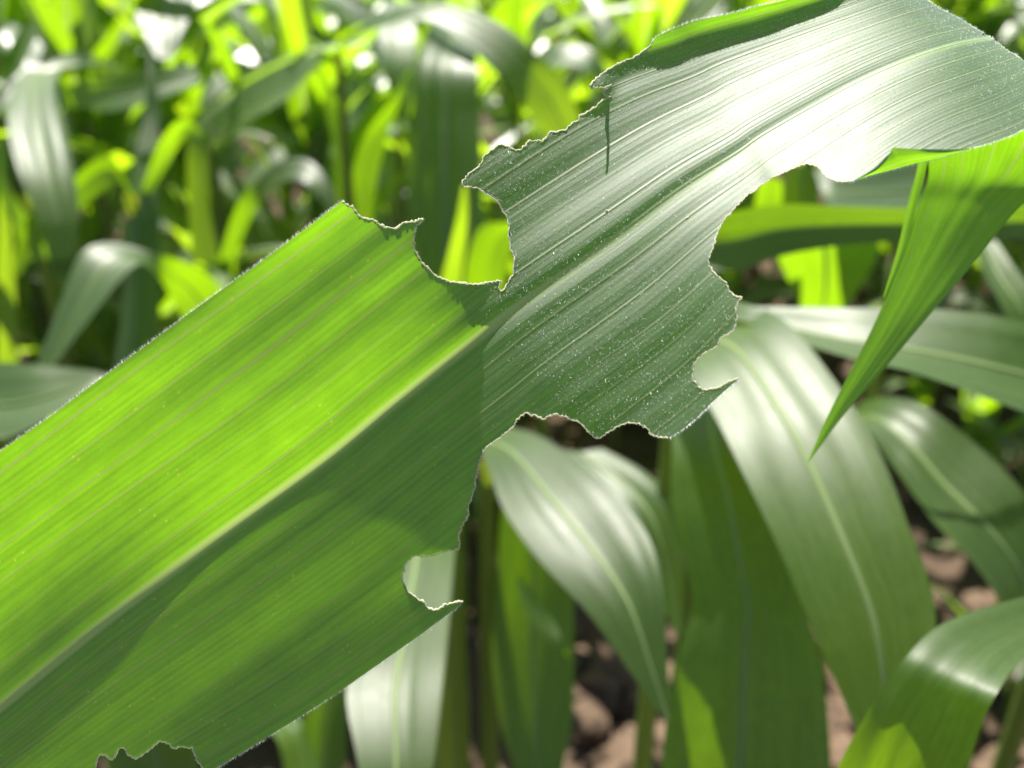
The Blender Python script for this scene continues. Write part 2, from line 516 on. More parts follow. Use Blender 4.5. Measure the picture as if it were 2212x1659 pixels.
add(SMOOTH, seg(1659, 0, [(2212, 1112), (2100, 1170), (1900, 1240), (1740, 1278), (1650, 1310), (1450, 1370), (1200, 1430), (900, 1510), (740, 1560)]))
add(BITES, seg(1659, 0, [(690, 1575), (640, 1572), (560, 1555), (500, 1530), (465, 1495), (445, 1460), (400, 1425), (350, 1415), (300, 1425), (250, 1440), (190, 1465), (130, 1500), (60, 1520)]))
add(BITES, seg(1417.1, 380.2, [(960, 50), (880, 100), (800, 160), (750, 205), (710, 250), (660, 300), (625, 340), (590, 380), (560, 430), (535, 480), (520, 530), (505, 580), (490, 630), (470, 670), (455, 710), (460, 760), (480, 810), (520, 850), (560, 885), (600, 915), (620, 950), (630, 990), (665, 1020), (700, 1040), (745, 1047), (725, 1070), (700, 1110), (690, 1150), (698, 1200), (692, 1250), (685, 1300), (660, 1340), (610, 1370), (560, 1395), (550, 1430), (530, 1465), (480, 1500), (420, 1530), (360, 1580), (325, 1625)]))
add(BITES, seg(1209.7, 622.1, [(1150, 660), (1145, 690), (1150, 740), (1145, 770), (1165, 810), (1190, 850), (1230, 878), (1290, 872), (1350, 865), (1400, 840), (1460, 808), (1500, 795), (1550, 775)]))
add(SMOOTH, seg(1209.7, 622.1, [(1530, 800), (1470, 850), (1400, 910), (1330, 975), (1260, 1045), (1180, 1120), (1100, 1190), (1030, 1240), (980, 1270)]))
add(BITES, seg(1209.7, 622.1, [(935, 1298), (880, 1290), (820, 1285), (785, 1265), (770, 1235), (750, 1212), (720, 1205), (690, 1175), (650, 1168), (600, 1165), (540, 1175), (480, 1205), (430, 1235), (390, 1270), (340, 1303), (300, 1295), (260, 1265), (230, 1220), (180, 1170), (140, 1150), (100, 1145), (60, 1120), (20, 1105)]))
add(BITES, seg(794.9, 864, [(1600, 122), (1560, 140), (1515, 172), (1490, 150), (1440, 128), (1400, 132), (1370, 110), (1340, 130), (1300, 160), (1270, 200), (1245, 240), (1200, 280), (1150, 315), (1090, 360), (1030, 405), (995, 440), (975, 490), (955, 560), (942, 600), (945, 640), (925, 680), (925, 720), (930, 750), (905, 800), (890, 850), (870, 920), (865, 990), (840, 1050), (810, 1090), (800, 1130), (785, 1160), (788, 1200), (790, 1275), (740, 1300), (690, 1305), (620, 1325), (560, 1345), (480, 1348), (400, 1355), (350, 1390), (320, 1430), (315, 1480), (295, 1520), (300, 1560), (325, 1600), (350, 1659)]))
add(BITES, seg(0, 829.5, [(1800, 925), (1830, 940), (1840, 960), (1870, 978), (1900, 968), (1925, 952), (1960, 945), (1998, 937)], 0.5))
add(SMOOTH, seg(0, 829.5, [(1960, 975), (1920, 1005), (1800, 1095), (1650, 1200), (1480, 1320), (1300, 1435), (1100, 1560), (940, 1655)], 0.5))
add(BITES, seg(138.3, 1244.2, [(1240, 1700), (1190, 1655), (1150, 1600), (1130, 1540), (1105, 1475), (1080, 1490), (1020, 1478), (970, 1488), (940, 1490), (910, 1448), (870, 1435), (820, 1435), (780, 1460), (740, 1495), (690, 1540), (620, 1580), (590, 1560), (550, 1545), (530, 1500), (500, 1485), (470, 1495), (450, 1540), (420, 1590), (390, 1575), (360, 1550), (320, 1540), (290, 1580), (275, 1620), (275, 1659), (290, 1720)]))
add(SMOOTH, [(200, 1760), (130, 1845), (0, 1920), (-60, 1955), (-250, 1735)])

# denser, slightly ragged outline
poly, pk = [], []
rj = random.Random(3)
for i in range(len(OUT)):
    a = OUT[i]; b = OUT[(i + 1) % len(OUT)]
    L = math.hypot(b[0] - a[0], b[1] - a[1])
    bite = a[2] == BITES and b[2] == BITES
    stp = 4.0 if bite else 9.0
    k = max(1, int(round(L / stp)))
    nx_, ny_ = -(b[1] - a[1]) / (L + 1e-9), (b[0] - a[0]) / (L + 1e-9)
    for j in range(k):
        f = j / k
        am = (1.3 if bite else 0.25)
        e = rj.gauss(0, am) if (j > 0) else rj.gauss(0, am * 0.5)
        e = max(-2.2, min(2.2, e))
        poly.append((a[0] + (b[0] - a[0]) * f + nx_ * e, a[1] + (b[1] - a[1]) * f + ny_ * e))
        pk.append(1 if bite else 0)
poly = np.array(poly)


def px2uv(P):
    tg = np.linspace(0, NT_, 400); vg = np.linspace(-1.05, 1.05, 140)
    TG, VG = np.meshgrid(tg, vg, indexing='ij')
    XY = uv2px(TG.ravel(), VG.ravel())
    out = np.zeros((len(P), 2))
    for i, p in enumerate(P):
        j = np.argmin(((XY - p) ** 2).sum(1))
        out[i] = TG.ravel()[j], VG.ravel()[j]
    for _ in range(6):
        t, v = out[:, 0], out[:, 1]
        f0 = uv2px(t, v) - P
        ft = (uv2px(t + 1e-3, v) - uv2px(t - 1e-3, v)) / 2e-3
        fv = (uv2px(t, v + 1e-3) - uv2px(t, v - 1e-3)) / 2e-3
        det = ft[:, 0] * fv[:, 1] - ft[:, 1] * fv[:, 0]
        det = np.where(np.abs(det) < 1e-6, 1e-6, det)
        dt = (f0[:, 0] * fv[:, 1] - f0[:, 1] * fv[:, 0]) / det
        dv = (ft[:, 0] * f0[:, 1] - ft[:, 1] * f0[:, 0]) / det
        out[:, 0] -= np.clip(dt, -0.1, 0.1); out[:, 1] -= np.clip(dv, -0.05, 0.05)
    return out


DB = 0.24                                   # how far the leaf is from the lens, metres
PXM = DB / FPX
# tables over station t:          0     2     4     5     6     7     8     9     10    11    12    13    14    15
ST = np.array([0, 2, 4, 5, 6, 7, 8, 9, 10, 11, 12, 13, 14, 15], float)
SLV = [-1, -.5, -.02, .02, .35, .62]        # slope across the leaf at these places, per station
SLT = np.array([[.02, .03, .05, -.08, -.27, -.42], [.02, .03, .05, -.05, -.25, -.41], [.02, .03, .06, .00, -.20, -.40],
    [.05, .07, .11, .00, -.20, -.38], [.10, .14, .16, -.04, -.20, -.32], [.26, .30, .31, .20, .16, .06], [.42, .46, .47, .44, .40, .32],
    [.58, .62, .64, .62, .58, .50], [.74, .78, .80, .76, .72, .64], [.86, .90, .92, .88, .82, .74], [.92, .95, .97, .93, .88, .80],
    [.90, .92, .95, .92, .86, .80], [.74, .76, .78, .76, .74, .72], [.50] * 6])
S_CU = np.array([-.52, -.52, -.52, -.50, -.48, -.45, -.50, -.45, -.42, -.40, -.40, -.35, -.3, -.2])  # slope at the upper margin
S_AX = np.array([-.03, -.03, -.03, -.03, .00, .03, .05, .06, .06, .04, .02, .05, .35, 2.2])       # slope along the leaf

_tg = np.linspace(0, NT_, 601)


def tab(vals, sig=0.65):
    """a per-station table read at every fine station, softened along the leaf"""
    y = np.interp(_tg, ST, np.asarray(vals, float))
    k = int(sig * 40)
    if k < 1:
        return y
    w = np.exp(-0.5 * (np.arange(-3 * k, 3 * k + 1) / k) ** 2); w /= w.sum()
    return np.convolve(np.pad(y, 3 * k, mode='edge'), w, mode='valid')


_mp = catmull(MID, _tg)
_ds = np.concatenate([[0], np.linalg.norm(np.diff(_mp, axis=0), axis=1)]) * PXM
ARC = np.cumsum(_ds)
D0 = np.cumsum(_ds * tab(S_AX, 0.35))
D0 = DB + D0 - np.interp(7, _tg, D0)
WT = np.linalg.norm(catmull(TOP, _tg) - _mp, axis=1) * PXM * 0.94
WB = np.linalg.norm(catmull(BOT, _tg) - _mp, axis=1) * PXM * 0.94
NVG = 401
_vg = np.linspace(-1.06, 1.06, NVG)
TT, VV = np.meshgrid(_tg, _vg, indexing='ij')
sl = np.zeros_like(TT)
SLF = np.stack([tab(SLT[:, c]) for c in range(6)], 1)
for a_ in range(601):
    sl[a_] = np.interp(_vg, SLV, SLF[a_])
sl = sl + (tab(S_CU)[:, None] - sl) * sstep(.70, .96, VV)
# long soft ripples that run with the veins
UU = np.interp(TT, _tg, ARC)
W_ = np.where(VV >= 0, WT[:, None], WB[:, None])
cm = VV * W_
rp = 0.62 * vnoise(cm / 0.011, UU / 0.055, 21) + 0.30 * vnoise(cm / 0.0055, UU / 0.05, 22) + 0.14 * np.sin(13 * math.pi * (VV + 1) + 1.2 * vnoise(VV * 5, UU / 0.1, 23)) * np.interp(TT, ST, [.3, .3, .3, .3, .6, 1, 1, 1, 1, 1, 1, 1, 1, 1])
amp = np.interp(TT, ST, [0.8, 1.0, 2.0, 1.9, 1.2, 1.1, 1.2, 1.2, 1.1, 1.0, .9, .8, .8, .8]) * 0.55
amp = np.where(VV < 0, amp * np.interp(TT, ST, [.5, .45, .22, .25, .6, 1, 1, 1, 1, 1, 1, 1, 1, 1]), amp)
sl = sl + rp * amp
# groove of the midrib
GW = 0.0022
gro = -0.9 * (cm / GW) * np.exp(-(cm / GW) ** 2)
sl = sl + gro * np.interp(TT, ST, [.25, .25, .25, .40, .5, .55, .6, .65, .7, .75, .75, .65, .5, .3])
dv = _vg[1] - _vg[0]
ACR = np.cumsum(sl * W_ * dv, axis=1)
i0 = NVG // 2
ACR = ACR - ACR[:, i0:i0 + 1]
DEP = D0[:, None] + ACR


def bil(tab, t, v):
    x = np.clip(t / NT_ * 600, 0, 599.999); y = np.clip((v + 1.06) / 2.12 * (NVG - 1), 0, NVG - 1.001)
    ix = x.astype(int); iy = y.astype(int); fx = x - ix; fy = y - iy
    return (tab[ix, iy] * (1 - fx) + tab[ix + 1, iy] * fx) * (1 - fy) + (tab[ix, iy + 1] * (1 - fx) + tab[ix + 1, iy + 1] * fx) * fy


def hero_p(t, v):
    t = np.asarray(t, float); v = np.asarray(v, float)
    q = uv2px(t, v)
    # the torn sliver at the upper margin stands out from the blade
    w = np.exp(-((q[..., 0] - 1273) ** 2 + (q[..., 1] - 186) ** 2) / 30.0 ** 2)
    return at(q[..., 0], q[..., 1], bil(DEP, t, v) - 0.0075 * w)


def hero_n(t, v):
    e = 0.02; w = 0.006
    a = hero_p(np.clip(t + e, 0, NT_), v) - hero_p(np.clip(t - e, 0, NT_), v)
    b = hero_p(t, v + w) - hero_p(t, v - w)
    n = np.cross(a, b); n /= np.linalg.norm(n, axis=-1)[..., None] + 1e-12
    s = np.sign(np.sum(n * (C0 - hero_p(t, v)), -1)); s = np.where(s == 0, 1, s)
    return n * s[..., None]


def inside(P, poly):
    x, y = P[:, 0], P[:, 1]
    r = np.zeros(len(P), bool)
    xj, yj = poly[-1]
    for xi, yi in poly:
        c = ((yi > y) != (yj > y))
        if yi != yj:
            r ^= c & (x < (xj - xi) * (y - yi) / (yj - yi) + xi)
        xj, yj = xi, yi
    return r


puv = px2uv(poly)
RIBV = 0.040
tgr = np.linspace(0.02, NT_ - 0.02, 330)
vgr = np.concatenate([np.linspace(-1.03, -RIBV, 74), [-RIBV * .6, -RIBV * .3, 0, RIBV * .3, RIBV * .6], np.linspace(RIBV, 1.03, 74)])
TG, VG = np.meshgrid(tgr, vgr, indexing='ij')
gp = uv2px(TG.ravel(), VG.ravel())
ins = inside(gp, poly)
# keep interior points clear of the outline
keep = ins.copy()
idx = np.where(ins)[0]
for c in range(0, len(idx), 4000):
    ii = idx[c:c + 4000]
    d2 = ((gp[ii, None, :] - poly[None, :, :]) ** 2).sum(2).min(1)
    keep[ii[d2 < 9.0]] = False
ip = gp[keep]; iuv = np.stack([TG.ravel()[keep], VG.ravel()[keep]], -1)
allp = np.concatenate([poly, ip]); alluv = np.concatenate([puv, iuv])
res = delaunay_2d_cdt([Vector((p[0] / 100, p[1] / 100)) for p in allp], [], [list(range(len(poly)))], 1, 1e-6)
rv, rf, orig = res[0], res[2], res[3]
fuv = np.zeros((len(rv), 2)); missing = []
for i, o_ in enumerate(orig):
    if o_:
        fuv[i] = alluv[o_[0]]
    else:
        missing.append(i)
if missing:
    fuv[missing] = px2uv(np.array([(rv[i][0] * 100, rv[i][1] * 100) for i in missing]))
HP = hero_p(fuv[:, 0], fuv[:, 1])
HN = hero_n(fuv[:, 0], fuv[:, 1])
HUV = np.stack([fuv[:, 1] * 0.5 + 0.5, np.interp(fuv[:, 0], _tg, ARC)], -1)
F_ = np.array([list(f) for f in rf if len(f) == 3])
# consistent facing towards the viewer's side
nn = np.cross(HP[F_[:, 1]] - HP[F_[:, 0]], HP[F_[:, 2]] - HP[F_[:, 0]])
bad = np.sum(nn * HN[F_[:, 0]], 1) < 0
F_[bad] = F_[bad][:, ::-1]
isrib = (np.abs(fuv[F_, 1]) <= RIBV + 1e-4).all(1)

hb = at(-760, 2200, .27)
hero = thing('maize_plant', 'maize plant with one huge sharp chewed leaf, margins bitten into ragged notches, crossing the view', 'maize plant', (hb[0], hb[1], 0.0))
stalk(hero, (hb[0], hb[1], 0.0), hb[2] + .12, 0.011)


def sub(Fs, name, mat, parent):
    used = np.unique(Fs)
    mp = -np.ones(len(HP), int); mp[used] = np.arange(len(used))
    return mesh_obj(name, HP[used], mp[Fs], mat, parent, uv=HUV[used], normals=HN[used])


# flap: the lower margin folded up towards the viewer
FL_C = np.array(seg(1659, 0, [(1740, 1278), (1650, 1310), (1450, 1370), (1200, 1430), (1000, 1485), (900, 1510), (740, 1560)]))
FL_E = np.array(seg(1659, 0, [(1735, 1276), (1600, 1288), (1300, 1290), (1082, 1276), (1055, 1322), (930, 1440), (742, 1560)]))
cuv = px2uv(FL_C)
cp_d = bil(DEP, cuv[:, 0], cuv[:, 1])
fl_rows = []
nfl = 7
tf = np.linspace(0, len(FL_C) - 1, 40)
cc = catmull(np.column_stack([FL_C, cp_d]), tf)
ee = np.column_stack([np.interp(tf, range(7), FL_E[:, 0]), np.interp(tf, range(7), FL_E[:, 1])])
FP, FUV = [], []
wl = np.linalg.norm(ee - cc[:, :2], axis=1) * PXM
for k in range(nfl):
    f = k / (nfl - 1)
    xy = cc[:, :2] * (1 - f) + ee * f
    FP.append(at(xy[:, 0], xy[:, 1], cc[:, 2] - 0.0003 * math.sin(f * math.pi) - wl * 0.30 * f))
    FUV.append(np.stack([np.full(40, 0.02 + 0.12 * f), tf * 0.01], -1))
FV, FF, FU = sheet(np.stack(FP, 0), np.stack(FUV, 0))

leaf_o = sub(F_[~isrib], 'leaf', M_HERO, hero)
leaf_o['label'] = 'big green leaf blade with ragged bitten notches along both margins'
sub(F_[isrib], 'midrib', M_HERO, leaf_o)
fo = mesh_obj('folded_margin', FV, FF, M_HERO, leaf_o, uv=FU)

# leaf tip: beyond the bend the same leaf hangs down behind itself, split near its edge
rd = float(np.interp(15, _tg, D0))
tip_main = [(1880, -20, 2310, 255, rd + .002, rd + .002), (1900, 40, 2330, 320, rd + .014, rd + .014), (1960, 150, 2400, 360, rd + .026, rd + .026), (2006, 350, 2290, 395, rd + .037, rd + .033), (1985, 440, 2205, 445, rd + .0395, rd + .035), (1952, 548, 2100, 572, rd + .042, rd + .038), (1893, 690, 2000, 690, rd + .0455, rd + .0425), (1835, 805, 1912, 795, rd + .048, rd + .046), (1785, 905, 1828, 890, rd + .050, rd + .049), (1744, 1000, 1747, 998, rd + .052, rd + .052)]
loft_leaf(tip_main, leaf_o, fold=0.03, rip=0.0006, seed=5, mat=M_HERO, rib=False, name='leaf_tip', uvr=(0.53, 0.98))
tip_strip = [(1990, 200, 2030, 200, rd + .029, rd + .029), (1984, 345, 2004, 348, rd + .037, rd + .037), (1961, 440, 1982, 442, rd + .0398, rd + .0398), (1938, 540, 1954, 545, rd + .042, rd + .042), (1908, 640, 1912, 650, rd + .0445, rd + .0445)]
loft_leaf(tip_strip, leaf_o, fold=0.1, rip=0.0005, seed=6, mat=M_HERO, rib=False, name='torn_strip', m=7, uvr=(0.40, 0.47))

dl_, dr_ = float(bil(DEP, np.array([0.0]), np.array([1.0]))[0]), float(bil(DEP, np.array([0.0]), np.array([-1.0]))[0])
loft_leaf([(-418, 1272, -62, 1955, dl_, dr_), (-600, 1600, -330, 2120, dl_ + .012, dr_ + .01), (-735, 2000, -610, 2230, .262, .262), (-780, 2250, -740, 2270, .268, .268)], leaf_o, fold=.04, seed=8, mat=M_HERO, rib=False, name='leaf_base')

# dry pale rim along the bites
run = []
PW = hero_p(puv[:, 0], puv[:, 1])


def flush(run):
    if len(run) < 4 or not pk[run[len(run) // 2]]:
        return
    path = PW[run]
    rad = np.array([0.00021 if puv[i, 0] < 6.6 else 0.00017 for i in run]) * np.array([rj.uniform(0.4, 1.5) for _ in run])
    V, F = tube(path, rad, 5)
    mesh_obj('chewed_edge', V, F, M_EDGE, leaf_o)


cur = pk[0]
for i in range(len(poly)):
    if pk[i] != cur:
        run.append(i)
        flush(run); run = []; cur = pk[i]
    run.append(i)
flush(run)

# hairs of the upper face and of the margins
hv, hf = [], []
rh = np.random.default_rng(5)


def add_hair(p, d, ln, w):
    view = C0 - p
    s_ = np.cross(d, view); s_ /= np.linalg.norm(s_) + 1e-12
    o_ = len(hv)
    m_ = p + d * ln * 0.6 + np.array([0, 0, -0.1]) * ln * 0.2
    hv.extend([p - s_ * w, p + s_ * w, m_ + s_ * w * 0.7, m_ - s_ * w * 0.7, p + d * ln])
    hf.extend([(o_, o_ + 1, o_ + 2, o_ + 3), (o_ + 3, o_ + 2, o_ + 4)])


area = np.linalg.norm(np.cross(HP[F_[:, 1]] - HP[F_[:, 0]], HP[F_[:, 2]] - HP[F_[:, 0]]), axis=1) * 0.5
tcen = fuv[F_, 0].mean(1)
dens = sstep(6.2, 7.2, tcen) * 1.0 + 0.02
pr_ = area * dens; pr_ /= pr_.sum()
pick = rh.choice(len(F_), 16000, p=pr_)
for fi in pick:
    a, b = rh.random(2)
    if a + b > 1:
        a, b = 1 - a, 1 - b
    f = F_[fi]
    p = HP[f[0]] * (1 - a - b) + HP[f[1]] * a + HP[f[2]] * b
    n = HN[f[0]]
    t_ = rh.normal(size=3); t_ -= n * (t_ @ n); t_ /= np.linalg.norm(t_)
    d = n * rh.uniform(0.15, 0.8) + t_ * 0.8; d /= np.linalg.norm(d)
    add_hair(p + n * 0.00002, d, rh.uniform(0.0002, 0.0007) * (2.2 if rh.random() < 0.03 else 1), rh.uniform(0.000014, 0.000032))
cenp = np.array([0, 0, 0])
for i in range(len(poly)):
    if pk[i]:
        k = 2 if rh.random() < 0.6 else 0
    else:
        t0_ = puv[i, 0]
        k = 14 if t0_ > 7 else 8
    j = (i + 1) % len(poly)
    tg_ = PW[j] - PW[i]
    nrm = HN[0] * 0 + hero_n(np.array([puv[i, 0]]), np.array([np.clip(puv[i, 1], -1.03, 1.03)]))[0]
    outw = np.cross(tg_, nrm); outw /= np.linalg.norm(outw) + 1e-12
    # outline runs clockwise on the picture, so the outside lies on this side
    if puv[i, 0] > 14.6:
        k = 30
    if not pk[i] and puv[i, 1] > 0 and outw[2] < 0 or (not pk[i] and puv[i, 1] < 0 and outw[2] > 0):
        outw = -outw
    if puv[i, 0] > 14.6 and outw[2] < 0:
        outw = -outw
    for _ in range(k):
        p = PW[i] + tg_ * rh.random()
        d = outw * rh.uniform(0.4, 1) + nrm * rh.uniform(-0.5, 0.6) + tg_ / (np.linalg.norm(tg_) + 1e-9) * rh.uniform(-0.2, 0.8)
        d /= np.linalg.norm(d)
        add_hair(p, d, rh.uniform(0.0003, 0.0010) * (1.5 if puv[i, 0] > 14.6 else 1), rh.uniform(0.000015, 0.00003))
ho = mesh_obj('leaf_hairs', hv, hf, M_HAIR, leaf_o, smooth=False)
ho['kind'] = 'stuff'

# a few pale flecks of debris lying on the blade
for px, py, ln in ((192, 1494, 9), (1485, 470, 9), (1310, 455, 7)):
    q = px2uv(np.array([[px, py]], float))
    c = hero_p(q[:, 0], q[:, 1])[0]; n = hero_n(q[:, 0], q[:, 1])[0]
    e = hero_p(q[:, 0] + .05, q[:, 1])[0] - c; e /= np.linalg.norm(e); w = np.cross(n, e)
    h_ = ln * PXM * 0.5
    V = [c + n * 0.00012 + (e * a * h_ + w * b * h_ * 0.32 + n * k * h_ * 0.25) for a, b, k in IV * (1 + 0.5 * vnoise(IV[:, 0] * 3 + px, IV[:, 1] * 3, 5))[:, None]]
    mesh_obj('fleck', V, IF, M_EDGE, leaf_o)

# ---------------------------------------------------------------- leaves near the chewed one
def rws(d, *rr):
    """rows given as (lx,ly,rx,ry[,dl,dr]) with a shared default distance"""
    return [tuple(r) if len(r) == 6 else (*r, d, d) for r in rr]


# broad leaf with white midrib, right of centre
t = plant_at(1470, 700, .68, 'maize plant with a broad glossy hanging leaf with white midrib, right behind the bitten leaf', top=.0)
loft_leaf([(1400, 760, 1560, 640, .66, .66), (1480, 800, 1690, 690, .58, .585), (1545, 900, 1800, 820, .535, .53), (1605, 1020, 1890, 960, .505, .495), (1680, 1180, 1960, 1130, .482, .470), (1760, 1370, 2020, 1320, .468, .455), (1840, 1555, 1995, 1510, .462, .452), (1895, 1690, 1950, 1670, .46, .455)], t, fold=.06, seed=11)
t = plant_at(1540, 800, .74, 'maize plant with a long dark straight leaf hanging beside the glossy white-ribbed leaf', top=.0)
loft_leaf([(1440, 800, 1600, 760, .68, .70), (1452, 950, 1640, 940, .615, .63), (1452, 1080, 1710, 1080, .595, .605), (1480, 1220, 1730, 1220, .59, .595), (1495, 1310, 1745, 1330, .59, .59), (1455, 1450, 1780, 1460, .58, .59), (1425, 1700, 1795, 1700, .58, .59), (1440, 1900, 1760, 1900, .58, .59)], t, fold=.10, seed=12)
t = plant_at(1050, 1000, .80, 'maize plant with a leaf arching over to a white shine above the bare soil', top=.0)
loft_leaf([(990, 960, 1080, 915, .74, .76), (1045, 990, 1170, 945, .68, .71), (1085, 1095, 1290, 1030, .63, .64), (1150, 1195, 1390, 1140, .60, .595), (1270, 1325, 1430, 1260, .575, .565), (1360, 1450, 1440, 1400, .56, .555), (1440, 1560, 1448, 1550, .55, .55)], t, fold=.08, seed=13)
loft_leaf([(1210, 970, 1300, 970, .80, .80), (1270, 1040, 1400, 1025, .77, .76), (1360, 1150, 1455, 1090, .74, .73), (1415, 1280, 1475, 1230, .73, .72), (1460, 1370, 1478, 1365, .72, .72)], t, fold=.08, seed=14)
t = plant_at(985, 1300, .86, 'maize plant with a dark stalk and shaded drooping leaf by the bare soil patch', top=.10, r=.012)
loft_leaf(rws(.84, (1085, 1060, 1160, 1070), (1075, 1200, 1230, 1200), (1062, 1400, 1240, 1380), (1080, 1560, 1235, 1560), (1130, 1720, 1200, 1720)), t, fold=.12, seed=15)
loft_leaf([(1116, 1245, 1124, 1245, .80, .80), (1135, 1320, 1190, 1330, .79, .80), (1185, 1395, 1215, 1385, .79, .79), (1226, 1425, 1230, 1420, .79, .79)], t, fold=.08, seed=16, rib=False)
t = plant_at(930, 1000, .74, 'maize plant with a pale shiny leaf hanging straight down below the bitten leaf', top=.0)
loft_leaf([(840, 1080, 990, 1120, .76, .75), (810, 1230, 980, 1220, .67, .66), (770, 1380, 970, 1360, .60, .595), (748, 1500, 957, 1480, .56, .555), (772, 1640, 937, 1640, .53, .525), (800, 1800, 910, 1800, .51, .51)], t, fold=.05, seed=17)
t = plant_at(620, 1400, .95, 'maize plant with narrow leaves showing under the lower left edge of the bitten leaf', top=.0)
loft_leaf(rws(.85, (700, 1440, 740, 1440), (660, 1540, 750, 1530), (640, 1660, 745, 1660), (650, 1760, 720, 1760)), t, fold=.1, seed=18)
loft_leaf([(560, 1560, 600, 1520, .86, .9), (600, 1600, 650, 1560, .82, .86), (620, 1680, 690, 1660, .8, .84)], t, fold=.06, seed=19, rib=False)
loft_leaf(rws(.9, (180, 1580, 300, 1560), (220, 1640, 420, 1600), (260, 1760, 430, 1700)), t, fold=.1, seed=20)
# corner leaf, lower right, close to the lens
t = plant_at(2450, 1250, .46, 'maize plant with a close striped leaf bending over in the lower right corner', top=.02)
loft_leaf([(2420, 1245, 2430, 1290, .44, .43), (2320, 1262, 2330, 1320, .415, .40), (2212, 1289, 2250, 1385, .395, .375), (2096, 1322, 2195, 1440, .38, .355), (2016, 1359, 2165, 1480, .37, .345), (1956, 1419, 2145, 1515, .362, .342), (1906, 1484, 2125, 1555, .364, .345), (1856, 1569, 2100, 1630, .368, .350), (1811, 1655, 2075, 1710, .373, .355), (1770, 1760, 2050, 1800, .38, .36)], t, fold=.05, seed=21, rib=False)
# right-hand leaves
t = plant_at(2420, 480, .70, 'maize plant with a level two-tone leaf crossing behind the hanging yellow leaf tip', top=.02)
loft_leaf([(1400, 500, 1400, 600, .68, .68), (1500, 475, 1500, 585, .66, .66), (1577, 458, 1600, 582, .645, .645), (1692, 441, 1700, 550, .64, .64), (1842, 446, 1840, 528, .64, .64), (2000, 450, 2000, 520, .65, .65), (2212, 443, 2212, 518, .66, .66), (2420, 440, 2420, 515, .70, .70)], t, fold=.16, seed=22)
t = plant_at(2460, 760, .64, 'maize plant with a grey-green leaf sloping in from the right edge below the level leaf', top=.02)
loft_leaf([(1480, 655, 1490, 668, .66, .66), (1592, 662, 1592, 690, .62, .61), (1700, 662, 1717, 738, .60, .57), (1830, 664, 1840, 778, .58, .54), (1960, 662, 1960, 808, .57, .52), (2100, 670, 2100, 855, .56, .51), (2212, 690, 2212, 893, .555, .51), (2400, 730, 2400, 950, .56, .52)], t, fold=.10, seed=23)
t = plant_at(1800, 940, .86, 'maize plant with a grey leaf arching to the right with two white-shining margins', top=.0)
loft_leaf([(1790, 930, 1800, 900, .80, .80), (1855, 918, 1905, 858, .70, .73), (1930, 1010, 2000, 880, .66, .69), (2010, 1125, 2110, 960, .63, .67), (2080, 1195, 2212, 1060, .62, .65), (2150, 1290, 2290, 1180, .62, .64), (2200, 1400, 2330, 1320, .63, .64)], t, fold=.12, seed=24)
t = plant_at(1750, 760, 1.02, 'maize plant with a bright yellow-green backlit leaf between the level leaf and the sloping one', top=.0)
loft_leaf([(1660, 500, 1900, 500, .90, .90), (1685, 570, 1890, 560, .93, .93), (1720, 640, 1850, 630, .96, .96), (1750, 720, 1790, 720, 1.0, 1.0)], t, fold=.06, seed=25)
loft_leaf([(2100, 520, 2150, 520, .80, .80), (2130, 600, 2200, 590, .76, .77), (2170, 680, 2260, 660, .74, .75), (2200, 800, 2290, 780, .74, .75)], t, fold=.1, seed=26)
t = plant_at(1990, 300, 1.10, 'maize plant with a white shining leaf seen under the folded margin of the bitten leaf', top=.0)
loft_leaf([(1990, 330, 2000, 470, 1.05, .93), (1900, 340, 1900, 470, 1.02, .90), (1800, 350, 1830, 460, 1.0, .89), (1760, 370, 1790, 440, 1.0, .90)], t, fold=.05, seed=27)
loft_leaf([(1700, 360, 1760, 350, 1.0, 1.0), (1690, 430, 1770, 430, 1.0, 1.0), (1680, 520, 1780, 520, 1.0, 1.0)], t, fold=.1, seed=28)
loft_leaf([(1640, 380, 1690, 390, .95, .95), (1630, 440, 1690, 440, .97, .97), (1620, 520, 1680, 520, .99, .99)], t, fold=.1, seed=29)

# left-hand and upper leaves, farther back
LG = None
t = plant_at(960, 20, 1.30, 'maize plant with a wide dark blue-green leaf hanging beside the big bite notch', top=.0)
loft_leaf([(985, 10, 1040, 40, 1.36, 1.36), (935, 50, 1030, 100, 1.24, 1.22), (905, 130, 1032, 150, 1.165, 1.16), (888, 260, 1036, 260, 1.15, 1.15), (878, 420, 1042, 430, 1.145, 1.145), (885, 580, 1050, 600, 1.14, 1.14), (910, 760, 1030, 780, 1.14, 1.14)], t, fold=.05, seed=31)
loft_leaf([(1100, 480, 1130, 500, 1.0, 1.0), (1040, 490, 1105, 560, 1.03, 1.03), (1010, 560, 1090, 620, 1.06, 1.06), (1000, 650, 1080, 680, 1.09, 1.09)], t, fold=.05, seed=32, rib=False)
loft_leaf([(1000, 400, 1008, 400, .98, .98), (985, 480, 1010, 480, 1.0, 1.0), (965, 560, 1000, 570, 1.03, 1.03), (940, 660, 990, 670, 1.06, 1.06)], t, fold=.05, seed=30, rib=False)
t = plant_at(730, 110, 1.36, 'maize plant with a thin green leaf arching high across the upper middle', top=.0)
loft_leaf([(728, 92, 735, 104, 1.34, 1.34), (800, 45, 803, 66, 1.28, 1.26), (870, 16, 880, 44, 1.24, 1.21), (960, 8, 945, 50, 1.21, 1.19), (1070, 45, 1005, 95, 1.18, 1.17), (1148, 105, 1078, 165, 1.16, 1.16), (1218, 175, 1148, 250, 1.16, 1.17), (1255, 260, 1195, 320, 1.17, 1.18)], t, fold=.05, seed=33)
t = plant_at(450, 640, 1.42, 'maize plant with a grey leaf looping above the bright upper edge of the bitten leaf', top=-.0)
